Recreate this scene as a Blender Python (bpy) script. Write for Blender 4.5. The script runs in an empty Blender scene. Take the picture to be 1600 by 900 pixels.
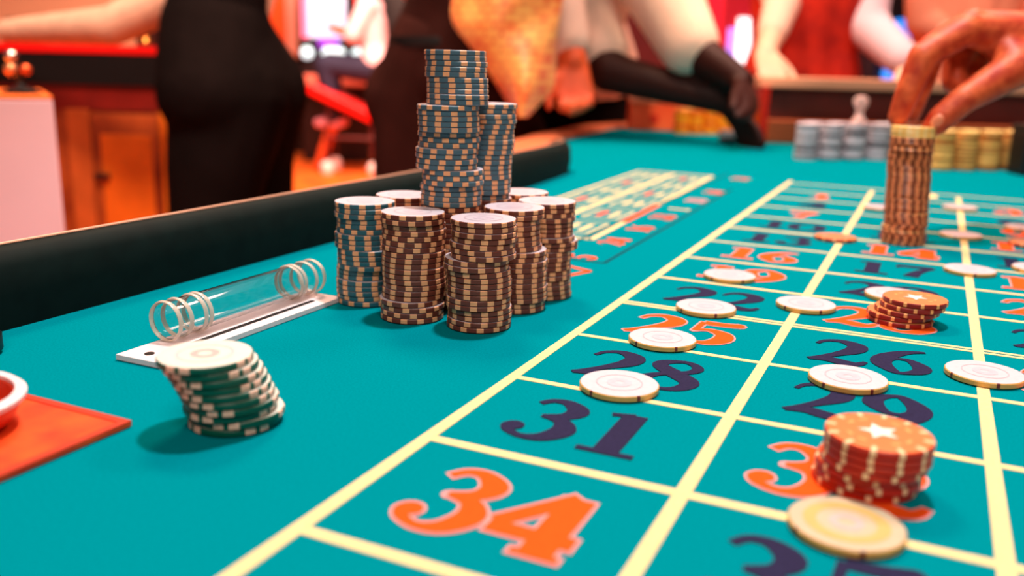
import bpy, bmesh, math, random
from mathutils import Vector, Matrix
random.seed(7)
SC = bpy.context.scene
COL = SC.collection
V = Vector
# ------------------------------------------------------------------ camera
TZ = 0.76                                   # height of the felt above the floor
CAM = V((0.17570681, -0.21923262, 0.15335847 + TZ))
CR = V((0.90517441, 0.42413174, 0.0277768)); CU = V((-0.12641422, 0.20624507, 0.97030017)); CF = V((-0.40580627, 0.88180227, -0.24030404))
FPX = 1399.794
cam_data = bpy.data.cameras.new('camera'); cam = bpy.data.objects.new('camera', cam_data); COL.objects.link(cam)
m = Matrix((CR, CU, -CF)).transposed().to_4x4(); m.translation = CAM; cam.matrix_world = m
cam_data.sensor_width = 36.0; cam_data.lens = FPX / 1600 * 36.0
cam_data.clip_start = 0.01; cam_data.clip_end = 60
cam_data.dof.use_dof = True; cam_data.dof.focus_distance = 0.50; cam_data.dof.aperture_fstop = 31.5 / 6.4
SC.camera = cam
# ------------------------------------------------------------------ world, lamps, exposure
w = bpy.data.worlds.new('world'); SC.world = w; w.use_nodes = True
w.node_tree.nodes['Background'].inputs[0].default_value = (1.0, 0.62, 0.5, 1); w.node_tree.nodes['Background'].inputs[1].default_value = 0.14
def lamp(name, kind, loc, aim, energy, color, size=0.1, spot=None, blend=0.3):
    d = bpy.data.lights.new(name, kind); d.energy = energy; d.color = color
    if kind == 'AREA': d.size = size
    else: d.shadow_soft_size = size
    if spot: d.spot_size = math.radians(spot); d.spot_blend = blend
    o = bpy.data.objects.new(name, d); COL.objects.link(o); o.location = loc
    o.rotation_euler = (V(aim) - V(loc)).to_track_quat('-Z', 'Y').to_euler(); return o
lamp('pendant_light', 'SPOT', (0.02, 0.56, TZ + 1.7), (-0.06, 0.58, TZ), 106, (1.0, 0.97, 0.95), 0.05, 74, 0.3)
lamp('front_fill', 'AREA', (0.7, -1.0, 2.7), (-0.1, 0.5, TZ), 24, (1.0, 0.84, 0.72), 0.7)  # added fill from behind the camera, brightens the chip sides
lamp('orange_wash_light', 'AREA', (-1.0, 1.5, 2.9), (-0.7, 1.9, 0.6), 75, (1.0, 0.55, 0.36), 0.6)
lamp('counter_light', 'SPOT', (-0.8, 0.5, 2.6), (-1.7, 1.7, 0.8), 230, (1.0, 0.66, 0.5), 0.15, 62, 0.6)
lamp('pit_light', 'AREA', (0.25, 2.0, 2.8), (0.2, 2.5, 0.8), 42, (1.0, 0.6, 0.48), 0.6)
lamp('amber_bank_fill', 'SPOT', (0.1, 1.15, 2.4), (-0.40, 2.06, TZ), 130, (1.0, 0.72, 0.5), 0.06, 17, 0.5)  # narrow spot added to brighten the amber chips, source unseen
lamp('hall_light', 'AREA', (-3.2, 5.0, 2.9), (-3.9, 6.6, 0.3), 330, (1.0, 0.55, 0.4), 2.0)
SC.view_settings.view_transform = 'Standard'; SC.view_settings.look = 'None'
SC.view_settings.exposure = 0.15; SC.view_settings.gamma = 1.0; SC.view_settings.use_curve_mapping = False
# ------------------------------------------------------------------ helpers
def ray(px, py): return CF + CR * ((px - 800) / FPX) - CU * ((py - 450) / FPX)
def at(px, py, D): return CAM + ray(px, py) * D              # a point at a known distance
def on(px, py, z=0.0):                                        # a point on a plane above the felt
    r = ray(px, py); return CAM + r * ((TZ + z - CAM.z) / r.z)
def srgb(r, g, b):
    f = lambda c: (c / 255 / 12.92) if c / 255 <= 0.04045 else ((c / 255 + 0.055) / 1.055) ** 2.4
    return (f(r), f(g), f(b), 1)
MATS = {}
def mat(name, col, rough=0.5, metal=0.0, noise=0.0, scale=40.0, bump=0.0, emit=None, emit_s=0.0, trans=0.0, sheen=0.0, coat=0.0, stretch=None, col2=None, spec=0.5, ior=1.45):
    if name in MATS: return MATS[name]
    m = bpy.data.materials.new(name); m.use_nodes = True; nt = m.node_tree; b = nt.nodes['Principled BSDF']
    b.inputs['Base Color'].default_value = col; b.inputs['Roughness'].default_value = rough; b.inputs['Metallic'].default_value = metal
    b.inputs['Specular IOR Level'].default_value = spec; b.inputs['IOR'].default_value = ior
    b.inputs['Transmission Weight'].default_value = trans; b.inputs['Sheen Weight'].default_value = sheen; b.inputs['Coat Weight'].default_value = coat
    if emit: b.inputs['Emission Color'].default_value = emit; b.inputs['Emission Strength'].default_value = emit_s
    if noise or bump or col2:
        tc = nt.nodes.new('ShaderNodeTexCoord'); mp = nt.nodes.new('ShaderNodeMapping'); nz = nt.nodes.new('ShaderNodeTexNoise')
        nz.inputs['Scale'].default_value = scale; nz.inputs['Detail'].default_value = 5
        if stretch: mp.inputs['Scale'].default_value = stretch
        nt.links.new(tc.outputs['Object'], mp.inputs[0]); nt.links.new(mp.outputs[0], nz.inputs['Vector'])
        if noise or col2:
            cr = nt.nodes.new('ShaderNodeValToRGB'); cr.color_ramp.elements[0].position = 0.3; cr.color_ramp.elements[1].position = 0.7
            cr.color_ramp.elements[0].color = col2 or tuple(c * (1 - noise) for c in col[:3]) + (1,)
            cr.color_ramp.elements[1].color = col if col2 else tuple(min(1, c * (1 + noise)) for c in col[:3]) + (1,)
            nt.links.new(nz.outputs['Fac'], cr.inputs[0]); nt.links.new(cr.outputs[0], b.inputs['Base Color'])
        if bump:
            bp = nt.nodes.new('ShaderNodeBump'); bp.inputs['Strength'].default_value = bump; bp.inputs['Distance'].default_value = 0.001
            nt.links.new(nz.outputs['Fac'], bp.inputs['Height']); nt.links.new(bp.outputs[0], b.inputs['Normal'])
    MATS[name] = m; return m
def tag(o, label=None, cat=None, group=None, kind=None):
    for k, v in (('label', label), ('category', cat), ('group', group), ('kind', kind)):
        if v: o[k] = v
    return o
def empty(name, loc, rz=0.0):
    o = bpy.data.objects.new(name, None); COL.objects.link(o); o.location = loc; o.rotation_euler.z = rz; o.empty_display_size = 0.02; return o
def link(name, bm, mats, parent=None, smooth=False, loc=None):
    """one mesh object; when a parent is given the bmesh is in the parent's space unless loc is used"""
    me = bpy.data.meshes.new(name); bmesh.ops.recalc_face_normals(bm, faces=bm.faces[:]); bm.to_mesh(me); bm.free()
    for x in (mats if isinstance(mats, (list, tuple)) else [mats]): me.materials.append(x)
    if smooth:
        for p in me.polygons: p.use_smooth = True
        me.set_sharp_from_angle(angle=math.radians(40))
    o = bpy.data.objects.new(name, me); COL.objects.link(o)
    if loc is not None: o.location = loc
    if parent: o.parent = parent
    return o
def add_box(bm, x0, y0, z0, x1, y1, z1, bev=0.0, mi=0, mtx=None):
    r = bmesh.ops.create_cube(bm, size=1.0)
    vs = r['verts']
    bmesh.ops.scale(bm, vec=(abs(x1 - x0), abs(y1 - y0), abs(z1 - z0)), verts=vs)
    bmesh.ops.translate(bm, vec=((x0 + x1) / 2, (y0 + y1) / 2, (z0 + z1) / 2), verts=vs)
    fs = {f for v in vs for f in v.link_faces}
    for f in fs: f.material_index = mi
    if bev:
        es = list({e for v in vs for e in v.link_edges})
        q = bmesh.ops.bevel(bm, geom=es, offset=bev, segments=2, profile=0.5, affect='EDGES'); vs = list({v for f in q['faces'] for v in f.verts} | {v for v in vs if v.is_valid})
    if mtx: bmesh.ops.transform(bm, matrix=mtx, verts=[v for v in vs if v.is_valid])
def box(name, x0, y0, z0, x1, y1, z1, m, parent=None, bev=0.0):
    bm = bmesh.new(); add_box(bm, x0, y0, z0, x1, y1, z1, bev); return link(name, bm, m, parent)
def lathe(bm, prof, n=32, mi=0, c=(0, 0, 0)):
    rings = []
    for r, z in prof:
        rings.append([bm.verts.new((c[0] + r * math.cos(2 * math.pi * i / n), c[1] + r * math.sin(2 * math.pi * i / n), c[2] + z)) for i in range(n)])
    for a, b in zip(rings, rings[1:]):
        for i in range(n): bm.faces.new((a[i], a[(i + 1) % n], b[(i + 1) % n], b[i])).material_index = mi
    if prof[0][0] > 1e-6 and prof[0] != prof[-1]:
        bm.faces.new(rings[0][::-1]).material_index = mi; bm.faces.new(rings[-1]).material_index = mi
    elif prof[0] == prof[-1]: pass
    return rings
def capsule(bm, a, b, ra, rb, n=14):
    a, b = V(a), V(b); d = b - a; L = d.length
    z = d.normalized() if L > 1e-6 else V((0, 0, 1)); x = z.orthogonal().normalized(); y = z.cross(x)
    prof = []
    for k in range(0, 5): t = -math.pi / 2 + k * math.pi / 8; prof.append((ra * math.cos(t), ra * math.sin(t)))
    for k in range(0, 5): t = k * math.pi / 8; prof.append((rb * math.cos(t), L + rb * math.sin(t)))
    rings = []
    for r, h in prof: rings.append([bm.verts.new(a + z * h + (x * math.cos(2 * math.pi * i / n) + y * math.sin(2 * math.pi * i / n)) * max(r, 1e-5)) for i in range(n)])
    for p, q in zip(rings, rings[1:]):
        for i in range(n): bm.faces.new((p[i], p[(i + 1) % n], q[(i + 1) % n], q[i]))
    bm.faces.new(rings[0][::-1]); bm.faces.new(rings[-1])
def flesh(name, chains, voxel, m, parent=None, origin=V((0, 0, 0)), smooth=6, flat=()):
    """chains of (point, radius) fused by a voxel remesh into ONE continuous surface"""
    bm = bmesh.new()
    for ch in chains:
        for (p, r), (p2, r2) in zip(ch, ch[1:]): capsule(bm, V(p) - origin, V(p2) - origin, r, r2)
    o = link(name, bm, m, parent)
    r = o.modifiers.new('Remesh', 'REMESH'); r.mode = 'VOXEL'; r.voxel_size = voxel; r.use_smooth_shade = True
    s = o.modifiers.new('Smooth', 'SMOOTH'); s.iterations = smooth; s.factor = 0.5
    return o
def poly(bm, pts, z, mi=0):
    bm.faces.new([bm.verts.new((x, y, z)) for x, y in pts]).material_index = mi
def prism(bm, pts, z0, z1, mi=0):
    a = [bm.verts.new((x, y, z0)) for x, y in pts]; b = [bm.verts.new((x, y, z1)) for x, y in pts]; n = len(pts)
    bm.faces.new(a[::-1]).material_index = mi; bm.faces.new(b).material_index = mi
    for i in range(n): bm.faces.new((a[i], a[(i + 1) % n], b[(i + 1) % n], b[i])).material_index = mi
# background axes: level, square to the line of sight
BX = V((CR.x, CR.y, 0)).normalized(); BY = V((-BX.y, BX.x, 0)); BROT = math.atan2(BX.y, BX.x)

# ------------------------------------------------------------------ materials
felt = mat('teal_felt', srgb(0, 126, 138), 0.95, noise=0.10, scale=900, bump=0.25, spec=0.0)
cream = mat('cream_print', srgb(236, 210, 150), 0.85, noise=0.08, scale=600, bump=0.2, spec=0.1)
orangep = mat('orange_print', srgb(240, 84, 20), 0.85, noise=0.08, scale=600, bump=0.2, spec=0.1)
pinkedge = mat('pink_print', srgb(226, 150, 150), 0.85, spec=0.1)
darkp = mat('plum_print', srgb(38, 36, 66), 0.9, noise=0.15, scale=700, bump=0.2, spec=0.1)
darkteal = mat('dark_teal_print', srgb(0, 62, 76), 0.9, spec=0.1)
leather = mat('black_leather', srgb(8, 24, 22), 0.7, noise=0.2, scale=60, bump=0.15, spec=0.12)
highlight_bead = mat('lit_edge_pink', srgb(230, 170, 140), 0.3, coat=0.4)
wood = mat('warm_wood', srgb(190, 88, 34), 0.4, col2=srgb(140, 52, 18), scale=9, stretch=(1, 12, 1), coat=0.3)
darkwood = mat('dark_wood', srgb(66, 26, 18), 0.4, col2=srgb(36, 14, 12), scale=9, stretch=(10, 1, 1), coat=0.2)
black = mat('black_plastic', srgb(14, 14, 16), 0.4)
white = mat('white_plastic', srgb(240, 225, 228), 0.45)
chrome = mat('bright_metal', srgb(235, 225, 220), 0.18, metal=1.0)
brass = mat('brass', srgb(235, 150, 70), 0.25, metal=1.0)
acrylic = mat('clear_acrylic', (1, 1, 1, 1), 0.03, trans=1.0, ior=1.3)
acrylic_lip = mat('frosted_acrylic_band', srgb(255, 240, 225), 0.2, trans=0.6, ior=1.4)

# ------------------------------------------------------------------ setting
bm = bmesh.new(); add_box(bm, -9, -3, -0.1, 6, 11, 0)
carpet = mat('orange_carpet', srgb(245, 118, 14), 0.95, col2=srgb(205, 74, 10), scale=5, bump=0.3)
tag(link('floor', bm, carpet), 'orange patterned carpet of the gaming hall', kind='structure')
wallm = mat('red_wall', srgb(92, 18, 24), 0.8, noise=0.2, scale=3)
o = box('wall_back', -9, 9.9, 0, 6, 10.05, 3.4, wallm); tag(o, 'deep red wall at the far end of the hall', kind='structure')
o = box('wall_left', -9, -3, 0, -8.85, 9.9, 3.4, wallm); tag(o, 'deep red side wall beyond the counter', kind='structure')

# ------------------------------------------------------------------ roulette table
W, H = 0.10714, 0.08693                     # one number box
table = empty('roulette_table', (0, 0, 0)); tag(table, 'teal felt roulette table printed with numbered boxes and cream lines', 'table')
bm = bmesh.new()
fp = [(-0.287, -0.45), (0.66, -0.45), (0.66, 2.17), (0.05, 2.19), (-0.42, 2.26), (-0.57, 2.22), (-0.60, 2.05), (-0.56, 1.6), (-0.50, 1.30), (-0.42, 1.12), (-0.317, 1.07), (-0.300, 0.9), (-0.287, 0.7)]
prism(bm, fp, TZ - 0.03, TZ)
feltob = link('felt_top', bm, felt, table)
bm = bmesh.new(); prism(bm, [(x * 0.97, 0.85 + (y - 0.85) * 0.97) for x, y in fp], TZ - 0.16, TZ - 0.03); link('apron', bm, darkwood, table)
for x, y in ((-0.2, -0.2), (0.5, -0.2), (-0.3, 1.75), (0.5, 1.75)):
    bm = bmesh.new(); lathe(bm, [(0.07, 0), (0.07, 0.05), (0.035, 0.1), (0.03, 0.4), (0.05, TZ - 0.16)], 20, c=(x, y, 0)); link('leg', bm, darkwood, table, True)
# padded rail (swept profile) with a bead added as the painted highlight of its outer top edge
path = [(-0.287, -0.45), (-0.287, -0.1), (-0.287, 0.2), (-0.287, 0.5), (-0.287, 0.7), (-0.296, 0.85), (-0.304, 0.96), (-0.312, 1.03), (-0.322, 1.055), (-0.340, 1.065)]
prof = [(0, -0.03), (0, 0.002), (0.003, 0.02), (0.002, 0.036), (-0.003, 0.044), (-0.010, 0.047), (-0.020, 0.044), (-0.030, 0.034), (-0.038, 0.01), (-0.04, -0.12), (-0.02, -0.12)]
def sweep(name, path, prof, m, z, parent, smooth=True):
    bm = bmesh.new(); rings = []
    for i, (x, y) in enumerate(path):
        a = V(path[max(i - 1, 0)]); b = V(path[min(i + 1, len(path) - 1)]); t = (b - a).normalized(); n = V((t.y, -t.x))
        rings.append([bm.verts.new((x + n.x * px, y + n.y * px, z + pz)) for px, pz in prof])
    k = len(prof)
    for a, b in zip(rings, rings[1:]):
        for i in range(k): bm.faces.new((a[i], a[(i + 1) % k], b[(i + 1) % k], b[i]))
    bm.faces.new(rings[0]); bm.faces.new(rings[-1][::-1])
    return link(name, bm, m, parent, smooth)
sweep('padded_rail', path, prof, leather, TZ, table)
sweep('highlight_bead', path, [(-0.010 + 0.0010 * math.cos(a * math.pi / 4), 0.0472 + 0.0010 * math.sin(a * math.pi / 4)) for a in range(8)], highlight_bead, TZ, table)
sweep('wooden_rim', [(-0.352, 1.085), (-0.43, 1.125), (-0.508, 1.30), (-0.568, 1.6), (-0.608, 2.05), (-0.575, 2.23), (-0.42, 2.272), (0.05, 2.20), (0.64, 2.18)], [(0.012, -0.03), (0.012, 0.004), (0, 0.01), (-0.05, 0.01), (-0.06, 0.0), (-0.06, -0.1), (0, -0.1)], mat('salmon_wood', srgb(240, 130, 84), 0.4, noise=.12, scale=10, coat=.2), TZ, table)
sweep('end_rail', [(0.66, 2.16), (0.665, 1.2), (0.665, 0.4), (0.66, -0.45)], [(-x, z) for x, z in prof][::-1] and [(x - 0.0, z) for x, z in prof], leather, TZ, table)
# printed lines: each a part of the felt, hair-thin on its surface
ZP = TZ + 0.00025
def strip(x0, y0, x1, y1, wd, m=cream, name='printed_line', z=ZP):
    d = V((x1 - x0, y1 - y0)); n = V((-d.y, d.x)).normalized() * wd / 2
    bm = bmesh.new(); prism(bm, [(x0 + n.x, y0 + n.y), (x0 - n.x, y0 - n.y), (x1 - n.x, y1 - n.y), (x1 + n.x, y1 + n.y)], TZ - 0.0002, z)
    return link(name, bm, m, feltob)
for i in range(4):
    strip(W * i - (0.0 if i else 0.001), -0.20, W * i - (0.0 if i else 0.008), 1.155 if i == 0 else 1.11, 0.0058, z=ZP + 0.00004)
for v in range(-1, 14):
    if v in (4, 8):
        for dy in (-0.0027, 0.0027): strip(-0.003, v * H + dy, 3 * W, v * H + dy, 0.0030)
    else: strip(-0.003, v * H, 3 * W, v * H, 0.0052 if v < 2 else 0.0044)
# numerals: broad-nib strokes with swelling width
G = {
 '0': [[(.34, .99, .06), (.10, .78, .17), (.07, .5, .21), (.10, .22, .17), (.34, .01, .06), (.58, .22, .17), (.61, .5, .21), (.58, .78, .17), (.34, .99, .06)]],
 '1': [[(.36, .97, .21), (.36, .04, .21)], [(.36, .96, .05), (.14, .9, .05)], [(.10, .03, .055), (.62, .03, .055)]],
 '2': [[(.06, .74, .03), (.14, .9, .05), (.32, .97, .1), (.51, .84, .21), (.50, .64, .2), (.34, .40, .11), (.16, .18, .06), (.03, .06, .03)], [(.04, .06, .06), (.24, .13, .15), (.44, .07, .17), (.58, .09, .1), (.66, .22, .03)]],
 '3': [[(.12, .84, .06), (.22, .96, .07), (.38, .96, .12), (.53, .80, .2), (.46, .62, .13), (.26, .54, .05)], [(.26, .55, .05), (.47, .50, .13), (.57, .30, .21), (.46, .08, .15), (.28, .01, .07), (.12, .08, .08), (.09, .17, .15), (.12, .21, .17)]],
 '4': [[(.50, .95, .14), (.06, .34, .14)], [(.03, .27, .15), (.70, .27, .15)], [(.50, .93, .23), (.50, .02, .23)], [(.32, .025, .05), (.68, .025, .05)]],
 '5': [[(.17, .93, .13), (.40, .93, .14), (.60, .97, .15)], [(.16, .95, .06), (.13, .5, .05)], [(.13, .52, .05), (.30, .60, .08), (.51, .47, .18), (.54, .25, .21), (.42, .05, .14), (.24, .01, .06), (.08, .08, .08), (.07, .16, .13)]],
 '6': [[(.58, .98, .03), (.38, .88, .1), (.17, .6, .19), (.12, .32, .21), (.27, .04, .1), (.38, .02, .06), (.53, .15, .15), (.55, .33, .18), (.42, .54, .08), (.28, .55, .05), (.2, .45, .05)]],
 '7': [[(.06, .92, .15), (.34, .9, .15), (.62, .94, .14)], [(.07, .95, .05), (.06, .74, .04)], [(.62, .92, .08), (.40, .5, .14), (.28, .04, .22)]],
 '8': [[(.34, .98, .06), (.16, .88, .12), (.14, .74, .16), (.34, .55, .2), (.54, .38, .2), (.58, .24, .17), (.50, .08, .11), (.34, .01, .06), (.14, .08, .11), (.08, .24, .14), (.18, .42, .08), (.34, .54, .07), (.50, .66, .08), (.55, .80, .11), (.48, .93, .08), (.34, .98, .06)]],
}
G['9'] = [[(.68 - x, 1 - y, wd) for x, y, wd in s] for s in G['6']]
def glyph_strokes(bm, text, ox, oy, h, rot=0.0, grow=0.0, z=ZP, adv=0.70, bold=0.028):
    ca, sa = math.cos(rot), math.sin(rot)
    for k, ch in enumerate(text):
        for si, s in enumerate(G[ch]):
            pts = [V((x + k * adv, y, wd + grow)) for x, y, wd in s]
            if len(pts) > 2:                      # Catmull-Rom
                closed = (s[0] == s[-1]); dense = []
                for i in range(len(pts) - 1):
                    p0 = pts[i - 1] if i else (pts[-2] if closed else pts[0]); p1, p2 = pts[i], pts[i + 1]
                    p3 = pts[i + 2] if i + 2 < len(pts) else (pts[1] if closed else pts[-1])
                    for q in range(5):
                        t = q / 5; dense.append(0.5 * ((2 * p1) + (p2 - p0) * t + (2 * p0 - 5 * p1 + 4 * p2 - p3) * t * t + (3 * p1 - p0 - 3 * p2 + p3) * t ** 3))
                dense.append(pts[-1]); pts = dense
            zz = z + si * 0.00004
            row = []
            for i, p in enumerate(pts):
                a = pts[max(i - 1, 0)]; b = pts[min(i + 1, len(pts) - 1)]; t = V((b.x - a.x, b.y - a.y)).normalized()
                if s[0] == s[-1] and i in (0, len(pts) - 1): b2, a2 = pts[1], pts[-2]; t = V((b2.x - a2.x, b2.y - a2.y)).normalized()
                n = V((-t.y, t.x)) * max(p.z + bold, 0.02) / 2; ex = V((0, 0))
                if grow and i in (0, len(pts) - 1) : ex = t * (grow / 2) * (-1 if i == 0 else 1)
                pr = []
                for sg in (1, -1):
                    x, y = (p.x + n.x * sg + ex.x) * h, (p.y + n.y * sg + ex.y) * h
                    pr.append(bm.verts.new((ox + x * ca - y * sa, oy + x * sa + y * ca, zz + i * 0.0000009)))
                row.append(pr)
            for a, b in zip(row, row[1:]): bm.faces.new((a[0], a[1], b[1], b[0]))
            for e, sgn in ((0, -1), (-1, 1)):        # round ends
                p = pts[e]; r = max(p.z + bold, 0.02) / 2
                if r > 0.045 and ch in '35' and e == -1:
                    c = []
                    for i in range(14):
                        x, y = (p.x + r * math.cos(i * math.pi / 7)) * h, (p.y + r * math.sin(i * math.pi / 7)) * h
                        c.append(bm.verts.new((ox + x * ca - y * sa, oy + x * sa + y * ca, zz + 0.00005)))
                    bm.faces.new(c)
def numeral(text, ox, oy, h, m, rot=0.0, edge=None):
    bm = bmesh.new(); glyph_strokes(bm, text, ox, oy, h, rot, z=ZP + 0.00016)
    for f in bm.faces: f.normal_update(); 
    o = link('printed_number', bm, m, feltob)
    if edge:
        bm = bmesh.new(); glyph_strokes(bm, text, ox, oy, h, rot, grow=0.045, z=ZP); link('printed_outline', bm, edge, feltob)
    return o
RED = {1, 3, 5, 7, 9, 12, 14, 16, 18, 19, 21, 23, 25, 27, 30, 32, 34, 36}
for r in range(12):
    for c in range(3):
        n = 34 - 3 * r + c
        hh = 0.0475; x0 = c * W + (0.0185 if n > 9 else 0.036)
        numeral(str(n), x0, r * H + 0.0195, hh, orangep if n in RED else darkp, edge=pinkedge if n in RED else None)
numeral('0', 1.5 * W - 0.015, 12.05 * H + 0.02, 0.06, cream, 0)
# racetrack strip beside the boxes
for a in ((-0.108, .458, -0.108, 1.19), (-0.0545, .458, -0.0635, 1.0)): strip(*a, 0.0028, darkteal)
strip(-0.108, .458, -0.0545, .458, 0.0028, darkteal)
for (n, y, m_) in (('5', .462, orangep), ('24', .535, orangep), ('16', .615, orangep), ('33', .698, orangep), ('1', .772, cream), ('20', .845, pinkedge), ('14', .935, orangep), ('31', 1.115, orangep)):
    numeral(n, -0.066, y, 0.024, m_, math.pi / 2)
for a in ((-0.222, .5515, -0.099, .5515, .006), (-0.0995, .549, -0.121, 1.137, .006), (-0.222, .5515, -0.234, 1.137, .005), (-0.234, 1.137, -0.121, 1.137, .006), (-0.165, .5515, -0.178, 1.137, .006)): strip(*a)
strip(-0.104, .66, -0.108, .80, .0075, orangep, z=ZP + 0.0001)
for i in range(6):
    y = .575 + i * .094
    for x in (-0.152 - i * .002, -0.210 - i * .002):
        for dx, dy, ex, ey in ((0, 0, .038, 0), (.038, 0, .038, .066), (.038, .066, 0, .066), (0, .066, 0, 0)): strip(x + dx, y + dy, x + ex, y + ey, .0028)
        strip(x + .012, y + .014, x + .012, y + .052, .006, orangep if (i + (x < -.2)) % 2 else cream)
        strip(x + .026, y + .014, x + .026, y + .052, .006, cream)
va = [(-.0905, .4380), (-.054, .4243), (-.0688, .3870)]
strip(*va[0], *va[1], .005, orangep, 'printed_arrow'); strip(*va[1], *va[2], .005, orangep, 'printed_arrow'); strip(*va[2], *va[0], .004, orangep, 'printed_arrow')

# ------------------------------------------------------------------ poker chips
R_, T_ = 0.0195, 0.0033
def chip_mesh(name, nspot, body, spot, rim, top, per=5, marks=(0, 1), top_spots=False):
    """edge of nspot repeats, each of `per` facets, of which `marks` carry the inlay colour"""
    bm = bmesh.new(); n = nspot * per
    prof = [(R_ - 0.0007, 0.00005), (R_, 0.0006), (R_, T_ - 0.0006), (R_ - 0.00045, T_ - 0.0001), (R_ * 0.80, T_), (R_ * 0.78, T_ - 0.00002)]
    rings = [[bm.verts.new((r * math.cos(2 * math.pi * i / n), r * math.sin(2 * math.pi * i / n), z)) for i in range(n)] for r, z in prof]
    for k, (a, b) in enumerate(zip(rings, rings[1:])):
        for i in range(n):
            isspot = (i % per) in marks
            f = bm.faces.new((a[i], a[(i + 1) % n], b[(i + 1) % n], b[i]))
            if k <= 1: f.material_index = 1 if (isspot and k == 1) else 0
            elif k == 2: f.material_index = 1 if isspot else 0
            else: f.material_index = (1 if (isspot and k == 3) else 3) if top_spots else 3
    bm.faces.new(rings[0][::-1]).material_index = 0; bm.faces.new(rings[-1]).material_index = 3
    me = bpy.data.meshes.new(name); bm.to_mesh(me); bm.free()
    for x in (body, spot, rim, top): me.materials.append(x)
    return me
def cm(n, *rgb, **k): return mat(n, srgb(*rgb), k.pop('rough', 0.38), noise=k.pop('noise', 0.05), scale=300, **k)
peach = cm('peach_inlay', 250, 178, 128); palelip = cm('pale_chip_lip', 245, 225, 222); whitetop = cm('white_chip_face', 210, 198, 207)
M_BROWN = chip_mesh('brown_chip', 12, cm('brown_clay', 112, 54, 42), peach, palelip, whitetop)
M_BLUE_LIT = chip_mesh('blue_lit_chip', 12, cm('blue_lit_clay', 76, 108, 124), peach, palelip, whitetop)  # taken as the brown chip, its cooler lighting put into the colour
M_TEAL_LIT = chip_mesh('teal_lit_chip', 12, cm('teal_lit_clay', 42, 98, 112), peach, cm('teal_lit_lip', 150, 160, 160), whitetop)  # that chip again, with teal lighting painted into the edge
M_TAN = chip_mesh('tan_chip', 16, cm('tan_brown_clay', 124, 54, 28), cm('tan_inlay', 236, 142, 88), cm('tan_lip', 170, 90, 54), cm('cream_yellow_face', 255, 218, 130), 4)
M_CREAM = chip_mesh('cream_chip', 16, cm('cream_yellow_clay', 255, 200, 105), cm('cream_yellow_spot', 255, 215, 140), cm('cream_yellow_lip', 255, 225, 150), MATS['cream_yellow_face'], 4)
M_GREEN = chip_mesh('green_chip', 4, cm('green_clay', 0, 86, 66), cm('white_pink_inlay', 250, 196, 170), cm('green_lip', 120, 170, 150), cm('pale_green_face', 222, 222, 210), 14, (0, 1, 3, 4))
M_ORANGE = chip_mesh('orange_chip', 12, cm('orange_red_clay', 190, 34, 8), cm('apricot_dot', 255, 220, 172), cm('orange_lip', 240, 90, 40), cm('orange_face', 244, 122, 66), 5, (0,), True)
M_RED = chip_mesh('red_chip', 12, cm('dark_red_clay', 138, 14, 10), cm('apricot_inlay', 255, 180, 110), cm('light_lip', 255, 215, 180), cm('apricot_face', 214, 128, 76), 5, (0,))
M_WHITE = chip_mesh('white_chip', 5, cm('gold_edge_clay', 226, 172, 92), cm('gold_edge_spot', 120, 40, 30), cm('white_lip', 255, 246, 236), whitetop, 14, (0,))
M_BEIGE = chip_mesh('beige_chip', 5, MATS['gold_edge_clay'], MATS['gold_edge_spot'], MATS['white_lip'], cm('beige_face', 196, 178, 150), 14, (0,))
ring_m = cm('face_ring_print', 196, 178, 188); faint = cm('face_center_print', 202, 188, 200); star_m = cm('white_star', 255, 245, 235); amber = cm('amber_ring', 206, 172, 104)
pinkc = cm('pink_center_print', 214, 176, 172)
def ring_face(r0, r1, z=0.00008, n=40):
    bm = bmesh.new(); a = []; b = []
    for i in range(n):
        c, s = math.cos(2 * math.pi * i / n), math.sin(2 * math.pi * i / n)
        a.append(bm.verts.new((r0 * c, r0 * s, T_ + z))); b.append(bm.verts.new((r1 * c, r1 * s, T_ + z)))
    for i in range(n): bm.faces.new((b[i], b[(i + 1) % n], a[(i + 1) % n], a[i]))
    return bm
def mesh_of(name, bm, m):
    me = bpy.data.meshes.new(name); bm.to_mesh(me); bm.free(); me.materials.append(m); return me
ME_RING = mesh_of('face_ring', ring_face(.0108, .0116), ring_m)
ME_CENTER = mesh_of('face_emblem', ring_face(.0022, .0062), faint)
ME_AMBER = mesh_of('amber_face_ring', ring_face(.0100, .0145), amber)
ME_PINK = mesh_of('pink_face_emblem', ring_face(.0030, .0060), pinkc)
bm = bmesh.new(); vs = []
for i in range(10):
    r = .0078 if i % 2 == 0 else .0034; vs.append(bm.verts.new((r * math.cos(i * math.pi / 5 + .3), r * math.sin(i * math.pi / 5 + .3), T_ + .0002)))
bm.faces.new(vs); ME_STAR = mesh_of('star_emblem', bm, star_m)
ME_DASH = None
bm = bmesh.new()
for i in range(12):
    if i % 3 == 2: continue
    a0, a1 = i * math.pi / 6, i * math.pi / 6 + .3
    bm.faces.new([bm.verts.new((r * math.cos(a), r * math.sin(a), T_ + .0001)) for r, a in ((.0112, a0), (.0126, a0), (.0126, a1), (.0112, a1))])
ME_DASH = mesh_of('dashed_ring', bm, amber)
ORD = 'topmost second third fourth fifth sixth seventh eighth ninth tenth eleventh twelfth thirteenth fourteenth fifteenth sixteenth seventeenth eighteenth nineteenth twentieth twenty-first twenty-second twenty-third twenty-fourth twenty-fifth twenty-sixth twenty-seventh twenty-eighth twenty-ninth thirtieth thirty-first thirty-second thirty-third thirty-fourth thirty-fifth'.split()
def child(name, me, parent):
    o = bpy.data.objects.new(name, me); COL.objects.link(o); o.parent = parent; return o
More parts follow.
